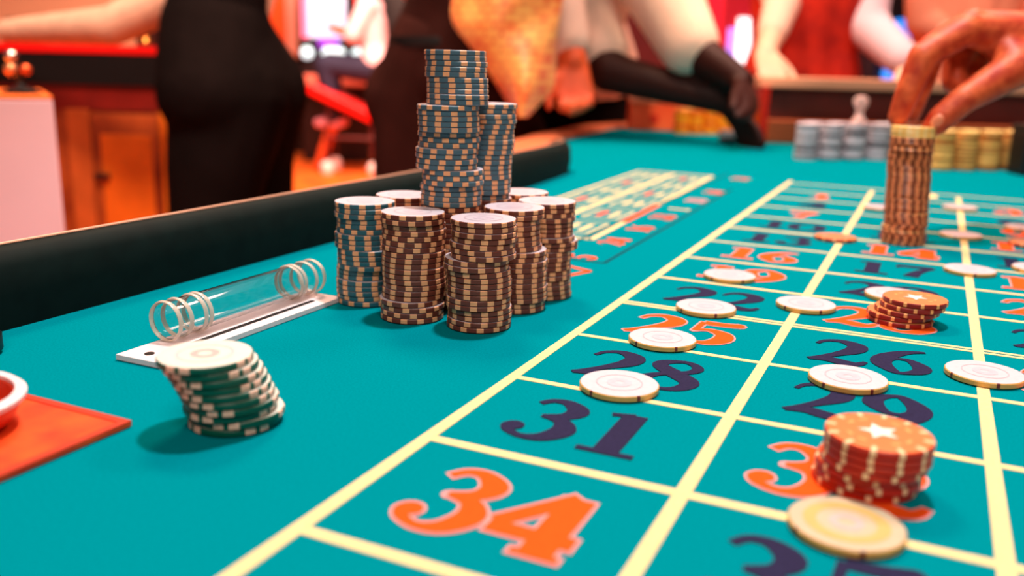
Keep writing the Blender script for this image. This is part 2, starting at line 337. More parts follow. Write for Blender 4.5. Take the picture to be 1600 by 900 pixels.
def chip(me, x, y, z, rz, label, group, faces=(), tilt=None):
    o = bpy.data.objects.new('poker_chip', me); COL.objects.link(o); o.location = (x, y, TZ + z); o.rotation_euler = (tilt[0] if tilt else 0, tilt[1] if tilt else 0, rz)
    tag(o, label, 'chip', group)
    for nm, fm in faces: child(nm, fm, o)
    return o
WF = (('face_ring', ME_RING), ('face_emblem', ME_CENTER))
def stack(me, n, cx, cy, z0, colour, where, group, lean=(0, 0), jit=.0009, top=None, faces=WF, spots=12):
    rz = random.uniform(0, 6.28); step = 2 * math.pi / spots; ox = oy = 0.0
    for k in range(n):
        if random.random() < .22: ox, oy = random.uniform(-jit, jit) * 1.7, random.uniform(-jit, jit) * 1.7
        if random.random() < .3: rz += random.choice((.5, .5, .25, .75)) * step
        rz += random.uniform(-.07, .07) * step
        t = k / max(n - 1, 1); d = n - 1 - k
        if d == 0: lab = f'topmost {colour} poker chip {where}'
        elif k == 0: lab = f'bottom {colour} poker chip {where}'
        else: lab = f'{colour} poker chip, {ORD[d]} from the top, {where}'
        mm = top[1] if (top and d < top[0]) else me
        chip(mm, cx + lean[0] * t + ox + random.uniform(-jit, jit) * .35, cy + lean[1] * t + oy + random.uniform(-jit, jit) * .35, z0 + k * T_ + .0003, rz, lab, group, faces if d == 0 else ())
CL = 'big cluster'
stack(M_TEAL_LIT, 20, -.1511, .2632, 0, 'teal-grey', 'in teal-lit stack nearest the acrylic tube', 'teal-lit stack of the cluster', (-.001, .001))
stack(M_BROWN, 20, -.1050, .2437, 0, 'brown', 'in front stack beside the teal-lit one', 'first front brown stack', (-.001, .001), .0011)
stack(M_BROWN, 20, -.0602, .2478, 0, 'brown', 'in front stack nearest orange twenty-five', 'second front brown stack', (-.001, .000), .0017)
stack(M_BROWN, 20, -.0590, .2975, 0, 'brown', 'in stack right behind the one nearest orange twenty-five', 'brown stack in the middle row', (-.004, -.001), .0012)
stack(M_BROWN, 20, -.0565, .3385, 0, 'brown', 'in the stack beside the printed arrow', 'brown stack beside the arrow', (0, -.002), .0012)
stack(M_BROWN, 20, -.1005, .2840, 0, 'brown', 'in stack carrying the tallest blue-lit tower', 'brown stack under the tall tower', (0, 0), .0004)
stack(M_BROWN, 20, -.1480, .3040, 0, 'brown', 'in stack behind the teal-lit one', 'brown stack behind the teal-grey one', (0, 0), .0004)
stack(M_BROWN, 20, -.0985, .3252, 0, 'brown', 'in stack carrying the thin rear tower', 'brown stack under the rear tower', (0, 0), .0003)
stack(M_BROWN, 20, -.0880, .3650, 0, 'brown', 'in rear stack behind the arrow stack', 'brown stack at the back', (0, 0), .0003)
stack(M_BROWN, 20, -.1360, .3440, 0, 'brown', 'in stack at the back towards the rail', 'brown stack at the rail side', (0, 0), .0003)
stack(M_BLUE_LIT, 19, -.1005, .2838, 20 * T_, 'blue-lit', 'in lower half of tallest tower', 'lower half of the tall tower', (-.0015, .0005), .0014)
stack(M_BLUE_LIT, 10, -.0985, .2872, 39 * T_, 'blue-lit', 'in upper half of tallest tower', 'upper half of the tall tower', (-.003, .002), .0016)
stack(M_BLUE_LIT, 19, -.0985, .3262, 20 * T_, 'blue-lit', 'in rear tower behind the tallest', 'rear tower', (0, .004), .0015)
# leaning green stack
gs = [(-.0845, .0620), (-.0830, .0625), (-.0850, .0600), (-.0835, .0595), (-.0842, .0580), (-.0850, .0570), (-.0862, .0560), (-.0868, .0545), (-.0880, .0530), (-.0892, .0512)]
for k, (x, y) in enumerate(gs):
    d = len(gs) - 1 - k
    lab = 'topmost green poker chip with pale face on leaning stack' if d == 0 else 'bottom green poker chip of the leaning stack' if k == 0 else f'green poker chip, {ORD[d]} from the top of the leaning stack'
    chip(M_GREEN, x, y, k * T_ + .0003, random.uniform(0, 6.28), lab, 'leaning green stack', (('face_ring', ME_RING), ('face_emblem', ME_PINK)) if d == 0 else ())
# stack under the fingers
stack(M_TAN, 33, .1605, .7000, 0, 'tan-brown', 'in tall stack held by the hand', 'tall stack in the hand', (-.004, .010), .0007, top=(3, M_CREAM), spots=16)
# orange stack on 32
for k in range(7):
    d = 6 - k
    lab = 'topmost orange poker chip with white star on orange thirty-two' if d == 0 else 'bottom orange-red poker chip of stack on orange thirty-two' if k == 0 else f'orange-red poker chip, {ORD[d]} from the top of stack on orange thirty-two'
    sh = (0, .0012, .0010, .0030, .0042, .0042, .0042)[k]
    chip(M_ORANGE, .1690 + sh * .8 - .0015, .1300 - .0006 * k + (.001 if k < 3 else 0), k * T_ + .0003, .1 + (.0, .12, .06, .30, .32, .31, .33)[k], lab, 'orange stack on orange thirty-two', (('star_emblem', ME_STAR), ('dashed_ring', ME_DASH)) if d == 0 else ())
# red stack on 23
for k, (dx, dy) in enumerate(((-.003, -.001), (-.0045, .0005), (.0, .0), (.0028, .0005), (.0040, .0010))):
    d = 4 - k
    lab = 'topmost red poker chip with apricot face on orange twenty-three' if d == 0 else 'bottom red poker chip of the small stack on orange twenty-three' if k == 0 else f'red poker chip, {ORD[d]} from the top of small stack on orange twenty-three'
    chip(M_RED, .1735 + dx, .3945 + dy, k * T_ + .0003, .2 + .13 * k, lab, 'red stack on orange twenty-three', (('star_emblem', ME_STAR), ('dashed_ring', ME_DASH)) if d == 0 else ())
# single chips lying on the layout
for px, py, lab in ((967.5, 603, 'white poker chip on the line between twenty-eight and thirty-one'), (1035, 531, 'white poker chip on the line between twenty-five and twenty-eight'), (1103, 482, 'white poker chip on the line between twenty-two and twenty-five'),
                    (1140, 432, 'white poker chip half covering printed orange nineteen'), (1259, 477, 'white poker chip on the line crossing right of dark twenty-two'), (1324.5, 593, 'white poker chip on the line between twenty-six and twenty-nine'),
                    (1538, 585, 'white poker chip on the crossing right of twenty-six'), (1515, 423, 'white poker chip on the line right of seventeen'), (1501, 368, 'white poker chip on the line just right of the tall held stack'),
                    (1500, 325, 'farthest white poker chip, beyond the one right of the held stack'), (1396, 462, 'white poker chip peeping out behind the red stack'), (1622, 421, 'white poker chip cut by frame edge beyond the one right of seventeen'),
                    (1376, 325, 'white poker chip partly behind the tall held stack'), (1601, 357, 'white poker chip cut by frame edge over a pinkish one')):
    p = on(px, py, .0018); chip(M_WHITE, p.x, p.y, .0003, random.uniform(0, 6), lab, 'single white chips on the layout', WF)
p = on(1305, 372, .0018); chip(M_RED, p.x, p.y, .0003, 0, 'single pinkish spotted poker chip left of the tall held stack', 'single spotted chips', (('face_ring', ME_RING),))
p = on(1598, 378, .0018); chip(M_RED, p.x + .006, p.y - .01, .0003, 0, 'single orange-red poker chip at the frame edge right of the held stack', 'single spotted chips', (('face_ring', ME_RING),))
p = on(1322, 820, .0025); chip(M_BEIGE, p.x, p.y, .0003, 0, 'large blurred beige poker chip in front of the orange stack', 'single white chips on the layout', (('amber_ring', ME_AMBER), ('face_emblem', ME_PINK)))

# far banks of chips: real chips, too small to tell apart singly
def bank(name, spots, n, body, top, label, cat='chips'):
    bm = bmesh.new()
    for x, y in spots:
        for k in range(n):
            jx, jy = random.uniform(-.0007, .0007), random.uniform(-.0007, .0007)
            lathe(bm, [(R_ - .0006, 0), (R_, .0006), (R_, T_ - .0006), (R_ - .0006, T_ - .0001)], 16, 0 if random.random() < .55 else 1, (x + jx, y + jy, TZ + .0003 + k * T_))
        lathe(bm, [(R_ - .0008, 0), (R_ - .0009, .0003)], 16, 2, (x, y, TZ + .0003 + n * T_))
    o = link(name, bm, [body[0], body[1], top]); tag(o, label, cat, kind='stuff'); return o
def row(px0, px1, py, n, rows=2, dy=.041):
    out = []
    for r in range(rows):
        a, b = on(px0, py), on(px1, py)
        for i in range(n): q = a.lerp(b, i / (n - 1)); out.append((q.x + (r % 2) * .008, q.y + r * dy))
    return out
sv = row(1256, 1368, 249, 4); yl = row(1468, 1575, 265, 4); og = row(1064, 1148, 209, 5, 2, .042)
bank('silver_chip_bank', sv, 20, (cm('silver_clay', 196, 184, 190), cm('silver_clay_dark', 92, 86, 92)), cm('silver_face', 238, 238, 250), 'bank of silver-grey chip stacks at the far end of the felt')
bank('yellow_chip_bank', yl, 20, (cm('yellow_clay', 236, 180, 96), cm('yellow_clay_dark', 176, 104, 40)), cm('yellow_face', 255, 225, 140), 'bank of yellow chip stacks behind the held stack')
bank('amber_chip_bank', og, 18, (cm('amber_clay', 250, 165, 30), cm('amber_clay_dark', 235, 110, 20)), cm('amber_face', 255, 215, 120), 'bank of amber chip stacks by the reaching dark hands')

# ------------------------------------------------------------------ acrylic tube on its plate
pl = empty('card_plate', (-.178, .173, TZ + .0004)); tag(pl, 'white acrylic base plate with a dark slot under the clear tube', 'plate')
bm = bmesh.new(); prism(bm, [(-.015, -.078), (.0145, -.0775), (.0145, .078), (-.0145, .078)], 0, .0028); link('base_plate', bm, white, pl)
bm = bmesh.new(); prism(bm, [(.0035, -.045), (.0065, -.045), (.0065, .060), (.0035, .060)], .0029, .0032); link('slot', bm, black, pl)
bm = bmesh.new(); lathe(bm, [(.0026, 0), (.0026, .0003)], 16, c=(-.001, -.069, .0029)); link('screw', bm, black, pl)
tube = empty('clear_tube', (-.187, .187, TZ + .0148)); tag(tube, 'clear acrylic tube with flared banded ends lying on a white plate', 'tube')
def tube_part(name, prof, m):
    bm = bmesh.new(); lathe(bm, prof, 40); bmesh.ops.rotate(bm, cent=(0, 0, 0), matrix=Matrix.Rotation(-math.pi / 2, 3, 'X'), verts=bm.verts[:]); o = link(name, bm, m, tube, True); return o
tube_part('tube_wall', [(.0105, -.062), (.0105, .062), (.0101, .062), (.0101, -.062), (.0105, -.062)], acrylic)
for y in (-.063, -.055, -.044, -.040, .040, .044, .055, .063):
    tube_part('band', [(.0110, y - .0014), (.0115, y), (.0110, y + .0014), (.0105, y + .0014), (.0105, y - .0014), (.0110, y - .0014)], acrylic_lip)

# ------------------------------------------------------------------ orange tray corner with ring dish, black knob
tr = empty('orange_tray', (-.21, -.04, TZ + .0004)); tag(tr, 'flat orange leather mat with a sharp corner at the near left of the felt', 'mat')
om = mat('orange_leather', srgb(245, 92, 16), .55, col2=srgb(215, 52, 8), scale=50, bump=.3)
bm = bmesh.new(); add_box(bm, -.10, -.10, 0, .0925, .076, .0022, .0004); link('mat_sheet', bm, om, tr)
bm = bmesh.new(); prism(bm, [(.0885, -.10), (.0925, -.10), (.0925, .076), (-.10, .076), (-.10, .072), (.0885, .072)], .0022, .0026); link('stitched_edge', bm, mat('dark_orange_edge', srgb(190, 46, 8), .6), tr)
di = empty('ring_dish', (-.178, -.009, TZ + .0028)); tag(di, 'round dish with a shiny pale rim standing on the orange mat', 'dish')
bm = bmesh.new(); lathe(bm, [(.024, .0), (.029, .003), (.0325, .010), (.0335, .0125), (.0315, .0138), (.029, .0125), (.0265, .006), (.02, .004), (.0, .004)], 48); link('bowl', bm, mat('red_enamel', srgb(200, 50, 20), .3), di, True)
bm = bmesh.new(); lathe(bm, [(.0342, .0115), (.0345, .0135), (.0325, .0152), (.0300, .0145), (.0298, .0125), (.0342, .0115)], 48); link('rim', bm, white, di, True)
kb = empty('black_marker', (-.262, .066, TZ + .0004)); tag(kb, 'black knurled knob standing on the felt by the dark rail', 'marker')
bm = bmesh.new(); lathe(bm, [(.012, 0), (.0135, .002), (.0135, .010), (.0115, .0125), (.0115, .015), (.0128, .0165), (.0128, .019), (.010, .021)], 18); link('knob', bm, black, kb, True)
bm = bmesh.new(); lathe(bm, [(.0098, .0208), (.006, .0235), (.0, .0245)], 18); link('cap', bm, black, kb, True)

# ------------------------------------------------------------------ things at the far end of the felt
def bbox_at(name, px, py, D, sx, sy, sz, m, z0, label, cat):
    p = at(px, py, D); e = empty(name, (p.x, p.y, z0), BROT); tag(e, label, cat); return e
ob = bbox_at('orange_box', 1030, 196, 2.36, 0, 0, 0, None, TZ + .0004, 'orange card box standing behind the amber chips', 'box')
obm = mat('orange_card', srgb(250, 112, 60), .6, col2=srgb(235, 80, 36), scale=14); box('box_body', -.082, -.03, 0, .082, .03, .070, obm, ob, .003); box('lid', -.084, -.032, .070, .084, .032, .083, mat('salmon_card', srgb(250, 150, 110), .6), ob, .002)
bm = bmesh.new(); lathe(bm, [(.0, 0), (.012, 0), (.012, .001)], 20); bmesh.ops.rotate(bm, cent=(0, 0, 0), matrix=Matrix.Rotation(math.pi / 2, 3, 'X'), verts=bm.verts[:]); bmesh.ops.translate(bm, vec=(-.02, -.0305, .03), verts=bm.verts[:]); link('round_emblem', bm, mat('red_emblem', srgb(215, 40, 16), .6), ob)
wp = bbox_at('white_plaque', 1150, 200, 1.98, 0, 0, 0, None, TZ + .0004, 'white plaque on a black block beside the amber chips', 'plaque')
box('block', -.032, -.02, 0, .032, .02, .012, black, wp, .001); box('plate', -.032, -.02, .012, .032, .02, .028, white, wp, .002)
br = bbox_at('wooden_barrier', 1330, 160, 2.06, 0, 0, 0, None, TZ + .0004, 'low reddish wooden bank with pale ledge behind the silver chips', 'barrier')
bw = mat('red_brown_panel', srgb(120, 40, 30), .45, col2=srgb(70, 24, 20), scale=7, coat=.2)
box('back_panel', -.20, 0, 0, .42, .03, .122, bw, br); box('ledge', -.22, -.03, .122, .44, .09, .147, mat('pale_ledge', srgb(250, 175, 140), .35, coat=.3), br, .004); box('lower_shelf', -.20, -.05, .0, .42, 0, .052, mat('amber_brown', srgb(170, 80, 40), .5), br, .003)
box('end_block', -.215, -.04, 0, -.20, .03, .122, mat('red_lacquer', srgb(190, 30, 14), .35), br)
q = V(sv[2] + (0,)); ck = empty('crystal_marker', (sv[2][0] + .004, sv[2][1], TZ + 20 * T_ + .001)); tag(ck, 'small pale crystal win marker standing on the silver chips', 'marker')
gl = mat('pink_crystal', srgb(255, 215, 205), .08, trans=.5, ior=1.4)
bm = bmesh.new(); lathe(bm, [(.014, 0), (.014, .006), (.008, .012), (.007, .022), (.009, .026)], 20); link('base', bm, gl, ck, True)
bm = bmesh.new(); lathe(bm, [(.006, .026), (.013, .034), (.0145, .041), (.012, .048), (.0, .052)], 20); link('knob', bm, gl, ck, True)
bk = bbox_at('black_box', 1598, 262, 1.50, 0, 0, 0, None, TZ + .0004, 'black upright box at the frame edge beyond yellow chips', 'box'); box('case', -.012, -.02, 0, .05, .03, .075, black, bk, .004); box('cover', -.013, -.021, .075, .051, .031, .083, black, bk, .002)

# ------------------------------------------------------------------ people
def skin_mat(n, *rgb, **k): return mat(n, srgb(*rgb), k.pop('rough', .5), noise=.12, scale=25, bump=.1, **k)
SK_PALE = skin_mat('pale_skin', 248, 200, 172); SK_ORANGE = skin_mat('tan_skin', 226, 92, 44); SK_DARK = skin_mat('dark_skin', 50, 18, 13, spec=.2)
c_black = mat('black_cloth', srgb(17, 11, 11), .9, noise=.3, scale=8, bump=.3, spec=.08); c_brown = mat('dark_brown_cloth', srgb(44, 19, 16), .9, noise=.35, scale=7, bump=.3, spec=.1)
c_white = mat('white_shirt_cloth', srgb(240, 205, 185), .85, noise=.08, scale=6, bump=.3); c_lav = mat('pale_lilac_cloth', srgb(238, 215, 232), .85, noise=.08, scale=6)
c_red = mat('red_waistcoat_cloth', srgb(220, 44, 14), .8, col2=srgb(170, 20, 8), scale=18); c_beige = mat('peach_cloth', srgb(240, 160, 130), .85, noise=.1, scale=6)
def finger_chains(wr, d, s, n, sc=1.0, curl=.5, spread=1.0, thumb=1.0):
    """palm and five separate bent fingers: d towards the fingertips, s towards the thumb, n out of the palm"""
    d, s, n = V(d).normalized(), V(s).normalized(), V(n).normalized(); out = []
    for i, (off, L, fan) in enumerate(((.030, .072, .10), (.010, .080, .03), (-.010, .075, -.04), (-.028, .058, -.12))):
        mcp = wr + (d * (.088 - abs(i - 1) * .005) + s * off * 1.0) * sc
        out.append([(wr + s * off * .5 * sc, .019 * sc), (mcp, .0125 * sc)])
        ang = curl * .5; p = mcp; ch = [(mcp, .0105 * sc)]
        for fr, rr, da in ((.44, .0095, .55), (.31, .0085, .5), (.25, .007, .35)):
            dd = (d + s * fan * spread).normalized() * math.cos(ang) + n * math.sin(ang); p = p + dd * L * fr * sc; ch.append((p, rr * sc)); ang += curl * da * 1.6
        out.append(ch)
    b = wr + (s * .022 + d * .022) * sc; k1 = b + (s * .026 + d * .030 + n * .008) * sc; k2 = k1 + (d * .030 + s * .012 * thumb + n * .006) * sc; k3 = k2 + (d * .024 + n * .008) * sc
    out.append([(b, .016 * sc), (k1, .0125 * sc), (k2, .011 * sc), (k3, .0085 * sc)])
    return out
def person(label, J, skin, hands=(), group=None, top=None, legs=None, sleeves=(), hair=(30, 16, 12), voxel=.011, shoes=True, width=.17):
    """J: joints in metres. One continuous skin body; clothes are children that follow it."""
    base = V((J['pelvis'].x, J['pelvis'].y, 0)); P = empty('person', base); tag(P, label, 'person', group)
    pel, che, nec, hed = J['pelvis'], J['chest'], J['neck'], J['head']; ch = []
    up = (che - pel).normalized(); side = (J['sr'] - J['sl']).normalized(); fwd = side.cross(up).normalized() * -1
    if 'fwd' in J: fwd = J['fwd'].normalized()
    ch.append([(pel, .12), (pel.lerp(che, .45), .105), (che, .12), (nec, .055), (hed - V((0, 0, .03)), .06)])
    torso = []
    for s in ('l', 'r'):
        sg = -1 if s == 'l' else 1; sh, hp = J['s' + s], J['h' + s]
        torso.append([(hp + up * .06, .10), (pel.lerp(che, .45) + side * sg * .055, .09), (che + side * sg * .07, .105), (sh.lerp(nec, .15), .062)])
        ch += torso[-1:]; arm = [(sh, J.get('arm', .058)), (J['e' + s], J.get('arm', .058) * .8), (J['w' + s], .03)]; ch.append(arm)
        ch.append([(pel, .11), (hp, .095), (J['k' + s], .058), (J['a' + s], .04)])
        ch.append([(J['a' + s], .04), (V((J['a' + s].x, J['a' + s].y, .05)) + fwd * .14, .03)])
    # head with face
    up_h = V((0, 0, 1)); hs = fwd.cross(up_h).normalized()
    ch.append([(hed + up_h * .05, .082), (hed + fwd * .02 - up_h * .03, .072), (hed + fwd * .045 - up_h * .085, .036)])
    ch.append([(hed + fwd * .085 + up_h * .015, .008), (hed + fwd * .105 - up_h * .022, .013)])
    for sg in (-1, 1): ch.append([(hed + hs * sg * .078 + up_h * .02, .012), (hed + hs * sg * .076 - up_h * .02, .009)])
    for hc in hands: ch += hc
    fine = flesh('body', ch, voxel if not hands else min(voxel, .006), skin, P, base, 4)
    bm = bmesh.new()
    for sg in (-1, 1): capsule(bm, hed + fwd * .078 + hs * sg * .031 + up_h * .02 - base, hed + fwd * .0785 + hs * sg * .031 + up_h * .02 - base, .012, .012)
    link('eyes', bm, mat('dark_eye', srgb(30, 20, 16), .2), P, True)
    bm = bmesh.new(); capsule(bm, hed + fwd * .082 + hs * .018 - up_h * .052 - base, hed + fwd * .082 - hs * .018 - up_h * .052 - base, .007, .007); link('mouth', bm, mat('lip', srgb(150, 60, 55), .5), P, True)
    flesh('hair', [[(hed + up_h * .072 - fwd * .012, .084), (hed - fwd * .035 + up_h * .03, .078), (hed - fwd * .04 - up_h * .03, .06)]], .012, mat('hair_%d' % hair[0], srgb(*hair), .6, noise=.3, scale=60), P, base)
    if top:
        g = .014; t2 = [[(p, r + g) for p, r in c] for c in torso] + [[(pel + up * .03, .13), (pel.lerp(che, .45), .118), (che, .132), (nec - up * .03, .07)]]
        flesh('top', t2, voxel, top, P, base)
    if legs:
        l2 = []
        for s in ('l', 'r'): l2.append([(pel + up * .05, .125), (J['h' + s], .118), (J['k' + s], .085), (J['a' + s] + V((0, 0, .0)), .066)])
        flesh('trousers', l2, voxel, legs, P, base)
    for (s, m_, r0, r1, f) in sleeves:
        e = J['s' + s].lerp(J['e' + s], min(f, 1)) ; c = [(J['s' + s], r0), (e, r1)]
        if f > 1: c.append((J['e' + s].lerp(J['w' + s], f - 1), r1 * .8))
        flesh('sleeve', [c], .009, m_, P, base)
    if shoes:
        for s in ('l', 'r'):
            a = V((J['a' + s].x, J['a' + s].y, .045)); flesh('shoe', [[(a - fwd * .05, .043), (a + fwd * .10, .040), (a + fwd * .15, .032)]], .010, black, P, base)
    return P
Z = lambda x, y, z: V((x, y, z))
def rel(p, right=0, fwd=0, up=0): return p + BX * right + BY * fwd + V((0, 0, up))
# the woman in black at the counter
hip = at(348, 150, 2.25); pv = V((hip.x, hip.y, .86))
el = at(176, 40, 2.26); wr = at(10, 48, 2.42)
J = dict(pelvis=pv, chest=rel(pv, -.02, .03, .36), neck=rel(pv, -.05, .04, .54), head=rel(pv, -.10, .04, .68), sl=at(395, -62, 2.14), sr=rel(pv, -.08, .20, .50), el=el, wl=wr, er=rel(pv, .02, .30, .24), wr=rel(pv, -.02, .26, .02),
         hl=rel(pv, 0, -.075, -.03), hr=rel(pv, .02, .09, -.03), kl=rel(pv, -.03, -.08, -.42), kr=rel(pv, .05, .10, -.42), al=rel(pv, .0, -.08, -.79), ar=rel(pv, .06, .10, -.79), fwd=-BX, arm=.062)
hd = (wr - el).normalized(); hd2 = (BX * .6 + BY * .2 - V((0, 0, 1))).normalized()
wom = person('woman in black leaning her bare pale arm on the dark counter', J, SK_PALE, [finger_chains(wr, hd, BY * -1, V((0, 0, -1)), .9, .4), finger_chains(J['wr'], hd2, BY * -1, V((0, 0, -1)), .9, .4)], top=c_black, legs=None)
base = V((pv.x, pv.y, 0))
flesh('trousers', [[(J['hl'], .135), (J['hr'], .135)], [(rel(pv, .0, -.02, .12), .135), (J['hl'], .135)], [(rel(pv, .0, 0, .12), .125), (rel(pv, .03, -.03, -.03), .150), (rel(pv, .0, -.06, -.20), .125), (rel(pv, -.03, -.08, -.42), .095), (rel(pv, .0, -.08, -.78), .07)], [(rel(pv, .0, 0, .12), .12), (rel(pv, .05, .06, -.03), .15), (rel(pv, .03, .10, -.20), .12), (rel(pv, .05, .10, -.42), .092), (rel(pv, .06, .10, -.78), .07)]], .011, c_black, wom, base)
# the croupier in a gold waistcoat
ap = at(695, 120, 2.12); pv = V((ap.x, ap.y, .86))
wrA = at(896, 96, 1.97); elA = at(872, -15, 2.02)
J = dict(pelvis=pv, chest=rel(pv, .14, -.06, .36), neck=rel(pv, .22, -.10, .52), head=rel(pv, .28, -.12, .64), sl=rel(pv, .02, .03, .48), sr=rel(pv, .32, -.02, .44), el=rel(pv, -.12, .16, .28), wl=rel(pv, .02, .22, .10), er=elA, wr=wrA,
         hl=rel(pv, -.07, .05, -.03), hr=rel(pv, .09, .0, -.03), kl=rel(pv, -.08, .02, -.42), kr=rel(pv, .16, .0, -.40), al=rel(pv, -.07, .05, -.79), ar=rel(pv, .15, .06, -.79), fwd=-BY)
fd = (at(905, 190, 1.95) - wrA).normalized(); fs = BX * -1
crA = person('croupier in dark trousers and gold waistcoat, fist on the table rim', J, SK_ORANGE, [finger_chains(wrA, fd, fs, (BY * -1 + BX * -.2), 1.0, 1.25, .4), finger_chains(J['wl'], V((.1, -.2, -1)), BX, BY * -1, .9, .5)], top=c_brown, sleeves=(('r', c_white, .075, .06, 1.72), ('l', c_brown, .075, .06, 1.0)))
base = V((pv.x, pv.y, 0))
flesh('trousers', [[(J['hl'], .13), (J['hr'], .13)], [(rel(pv, -.01, .0, .09), .125), (rel(pv, -.05, .02, -.03), .125), (rel(pv, -.065, .02, -.2), .11), (rel(pv, -.08, .02, -.42), .09), (rel(pv, -.07, .05, -.78), .07)], [(rel(pv, .03, .0, .07), .12), (rel(pv, .09, .0, -.04), .125), (rel(pv, .16, .0, -.18), .115), (rel(pv, .17, .0, -.40), .09), (rel(pv, .15, .06, -.78), .07)]], .011, c_brown, crA, base)
bm = bmesh.new()
for k in range(1): lathe(bm, [(.136, -.012), (.138, 0), (.136, .012), (.128, .012), (.128, -.012), (.136, -.012)], 36)
bt = link('belt', bm, black, crA, True, loc=rel(pv, .0, 0, .10) - base); bt.scale = (1.0, .95, 1)
# hanging waistcoat front, a bulged cloth panel with woven blocks
gold = bpy.data.materials.new('gold_brocade'); gold.use_nodes = True; nt = gold.node_tree; b = nt.nodes['Principled BSDF']; b.inputs['Roughness'].default_value = .45; b.inputs['Sheen Weight'].default_value = .3
tc = nt.nodes.new('ShaderNodeTexCoord'); mp = nt.nodes.new('ShaderNodeMapping'); bk_ = nt.nodes.new('ShaderNodeTexBrick'); nz = nt.nodes.new('ShaderNodeTexNoise'); mx = nt.nodes.new('ShaderNodeMixRGB'); cr = nt.nodes.new('ShaderNodeValToRGB')
mp.inputs['Rotation'].default_value = (math.radians(90), 0, 0); mp.inputs['Scale'].default_value = (1, 1, 1)
bk_.inputs['Scale'].default_value = 16; bk_.inputs['Color1'].default_value = srgb(255, 190, 92); bk_.inputs['Color2'].default_value = srgb(250, 150, 60); bk_.inputs['Mortar'].default_value = srgb(225, 90, 24); bk_.inputs['Mortar Size'].default_value = .05
nz.inputs['Scale'].default_value = 11; cr.color_ramp.elements[0].position = .38; cr.color_ramp.elements[0].color = srgb(230, 84, 20); cr.color_ramp.elements[1].position = .58; cr.color_ramp.elements[1].color = srgb(255, 205, 110); mx.inputs[0].default_value = .42
nt.links.new(tc.outputs['Object'], mp.inputs[0]); nt.links.new(mp.outputs[0], bk_.inputs['Vector']); nt.links.new(tc.outputs['Object'], nz.inputs['Vector']); nt.links.new(nz.outputs['Fac'], cr.inputs[0])
nt.links.new(bk_.outputs['Color'], mx.inputs[1]); nt.links.new(cr.outputs[0], mx.inputs[2]); nt.links.new(mx.outputs[0], b.inputs['Base Color'])
rows = [(-150, 730, 900), (-60, 716, 890), (0, 706, 880), (38, 702, 872), (70, 735, 866), (105, 760, 868), (140, 782, 866), (165, 798, 838), (184, 812, 820)]
bm = bmesh.new(); gr = []
pa = at(700, 60, 1.86); o0 = V((pa.x, pa.y, 0))
for py, xa, xb in rows:
    r_ = []
    for i in range(9):
        t = i / 8; px = xa + (xb - xa) * t; D = 1.86 - .055 * math.sin(math.pi * t) + .012 * math.sin(9 * t + py * .05) + (.03 if py < 60 else 0) * 0
        r_.append(bm.verts.new(at(px, py, D) - o0))
    gr.append(r_)
for a, c in zip(gr, gr[1:]):
    for i in range(8): bm.faces.new((a[i], a[i + 1], c[i + 1], c[i]))
wc = link('waistcoat', bm, gold, None, True, loc=o0); wc.parent = crA; wc.location = o0 - base
s_ = wc.modifiers.new('Solidify', 'SOLIDIFY'); s_.thickness = .006; s_.offset = 1; ss = wc.modifiers.new('Subsurf', 'SUBSURF'); ss.levels = 2; ss.render_levels = 2
tag(wc, 'gold brocade waistcoat front hanging to a point')
# the second dealer: two pale sleeves, dark hands reaching to the felt
e1, w1 = at(1078, 74, 1.95), at(1158, 128, 1.88); e2, w2 = at(950, 112, 2.02), at(1132, 158, 1.95)
s1, s2 = at(985, -110, 2.05), at(880, -80, 2.25)
pv = V((-.80, 2.22, .90))
J = dict(pelvis=pv, chest=rel(s1.lerp(s2, .5), -.03, .06, -.04), neck=rel(s1.lerp(s2, .5), .03, -.02, .09), head=rel(s1.lerp(s2, .5), .09, -.06, .2), sl=s2, sr=s1, el=e2, wl=w2, er=e1, wr=w1,
         hl=rel(pv, -.09, .04, -.03), hr=rel(pv, .09, 0, -.03), kl=rel(pv, -.10, .0, -.45), kr=rel(pv, .10, -.02, -.45), al=rel(pv, -.10, .05, -.85), ar=rel(pv, .1, .05, -.85), fwd=V((BX - BY).normalized()))
t1 = on(1207, 236, .012); t2_ = on(1178, 222, .012)
d1, d2 = (t1 - w1).normalized(), (t2_ - w2).normalized()
crB = person('second dealer in pale sleeves reaching dark hands down to the felt', J, SK_DARK, [finger_chains(w1, d1, (BX * -.6 - BY).normalized(), BX * -1, .98, .35, 1.3), finger_chains(w2, d2, (BX * .5 - BY).normalized(), V((0, 0, -1)), .9, .5, 1.2)], top=c_white, legs=c_black, sleeves=(('r', c_white, .105, .068, .98), ('l', c_white, .09, .066, .86)))
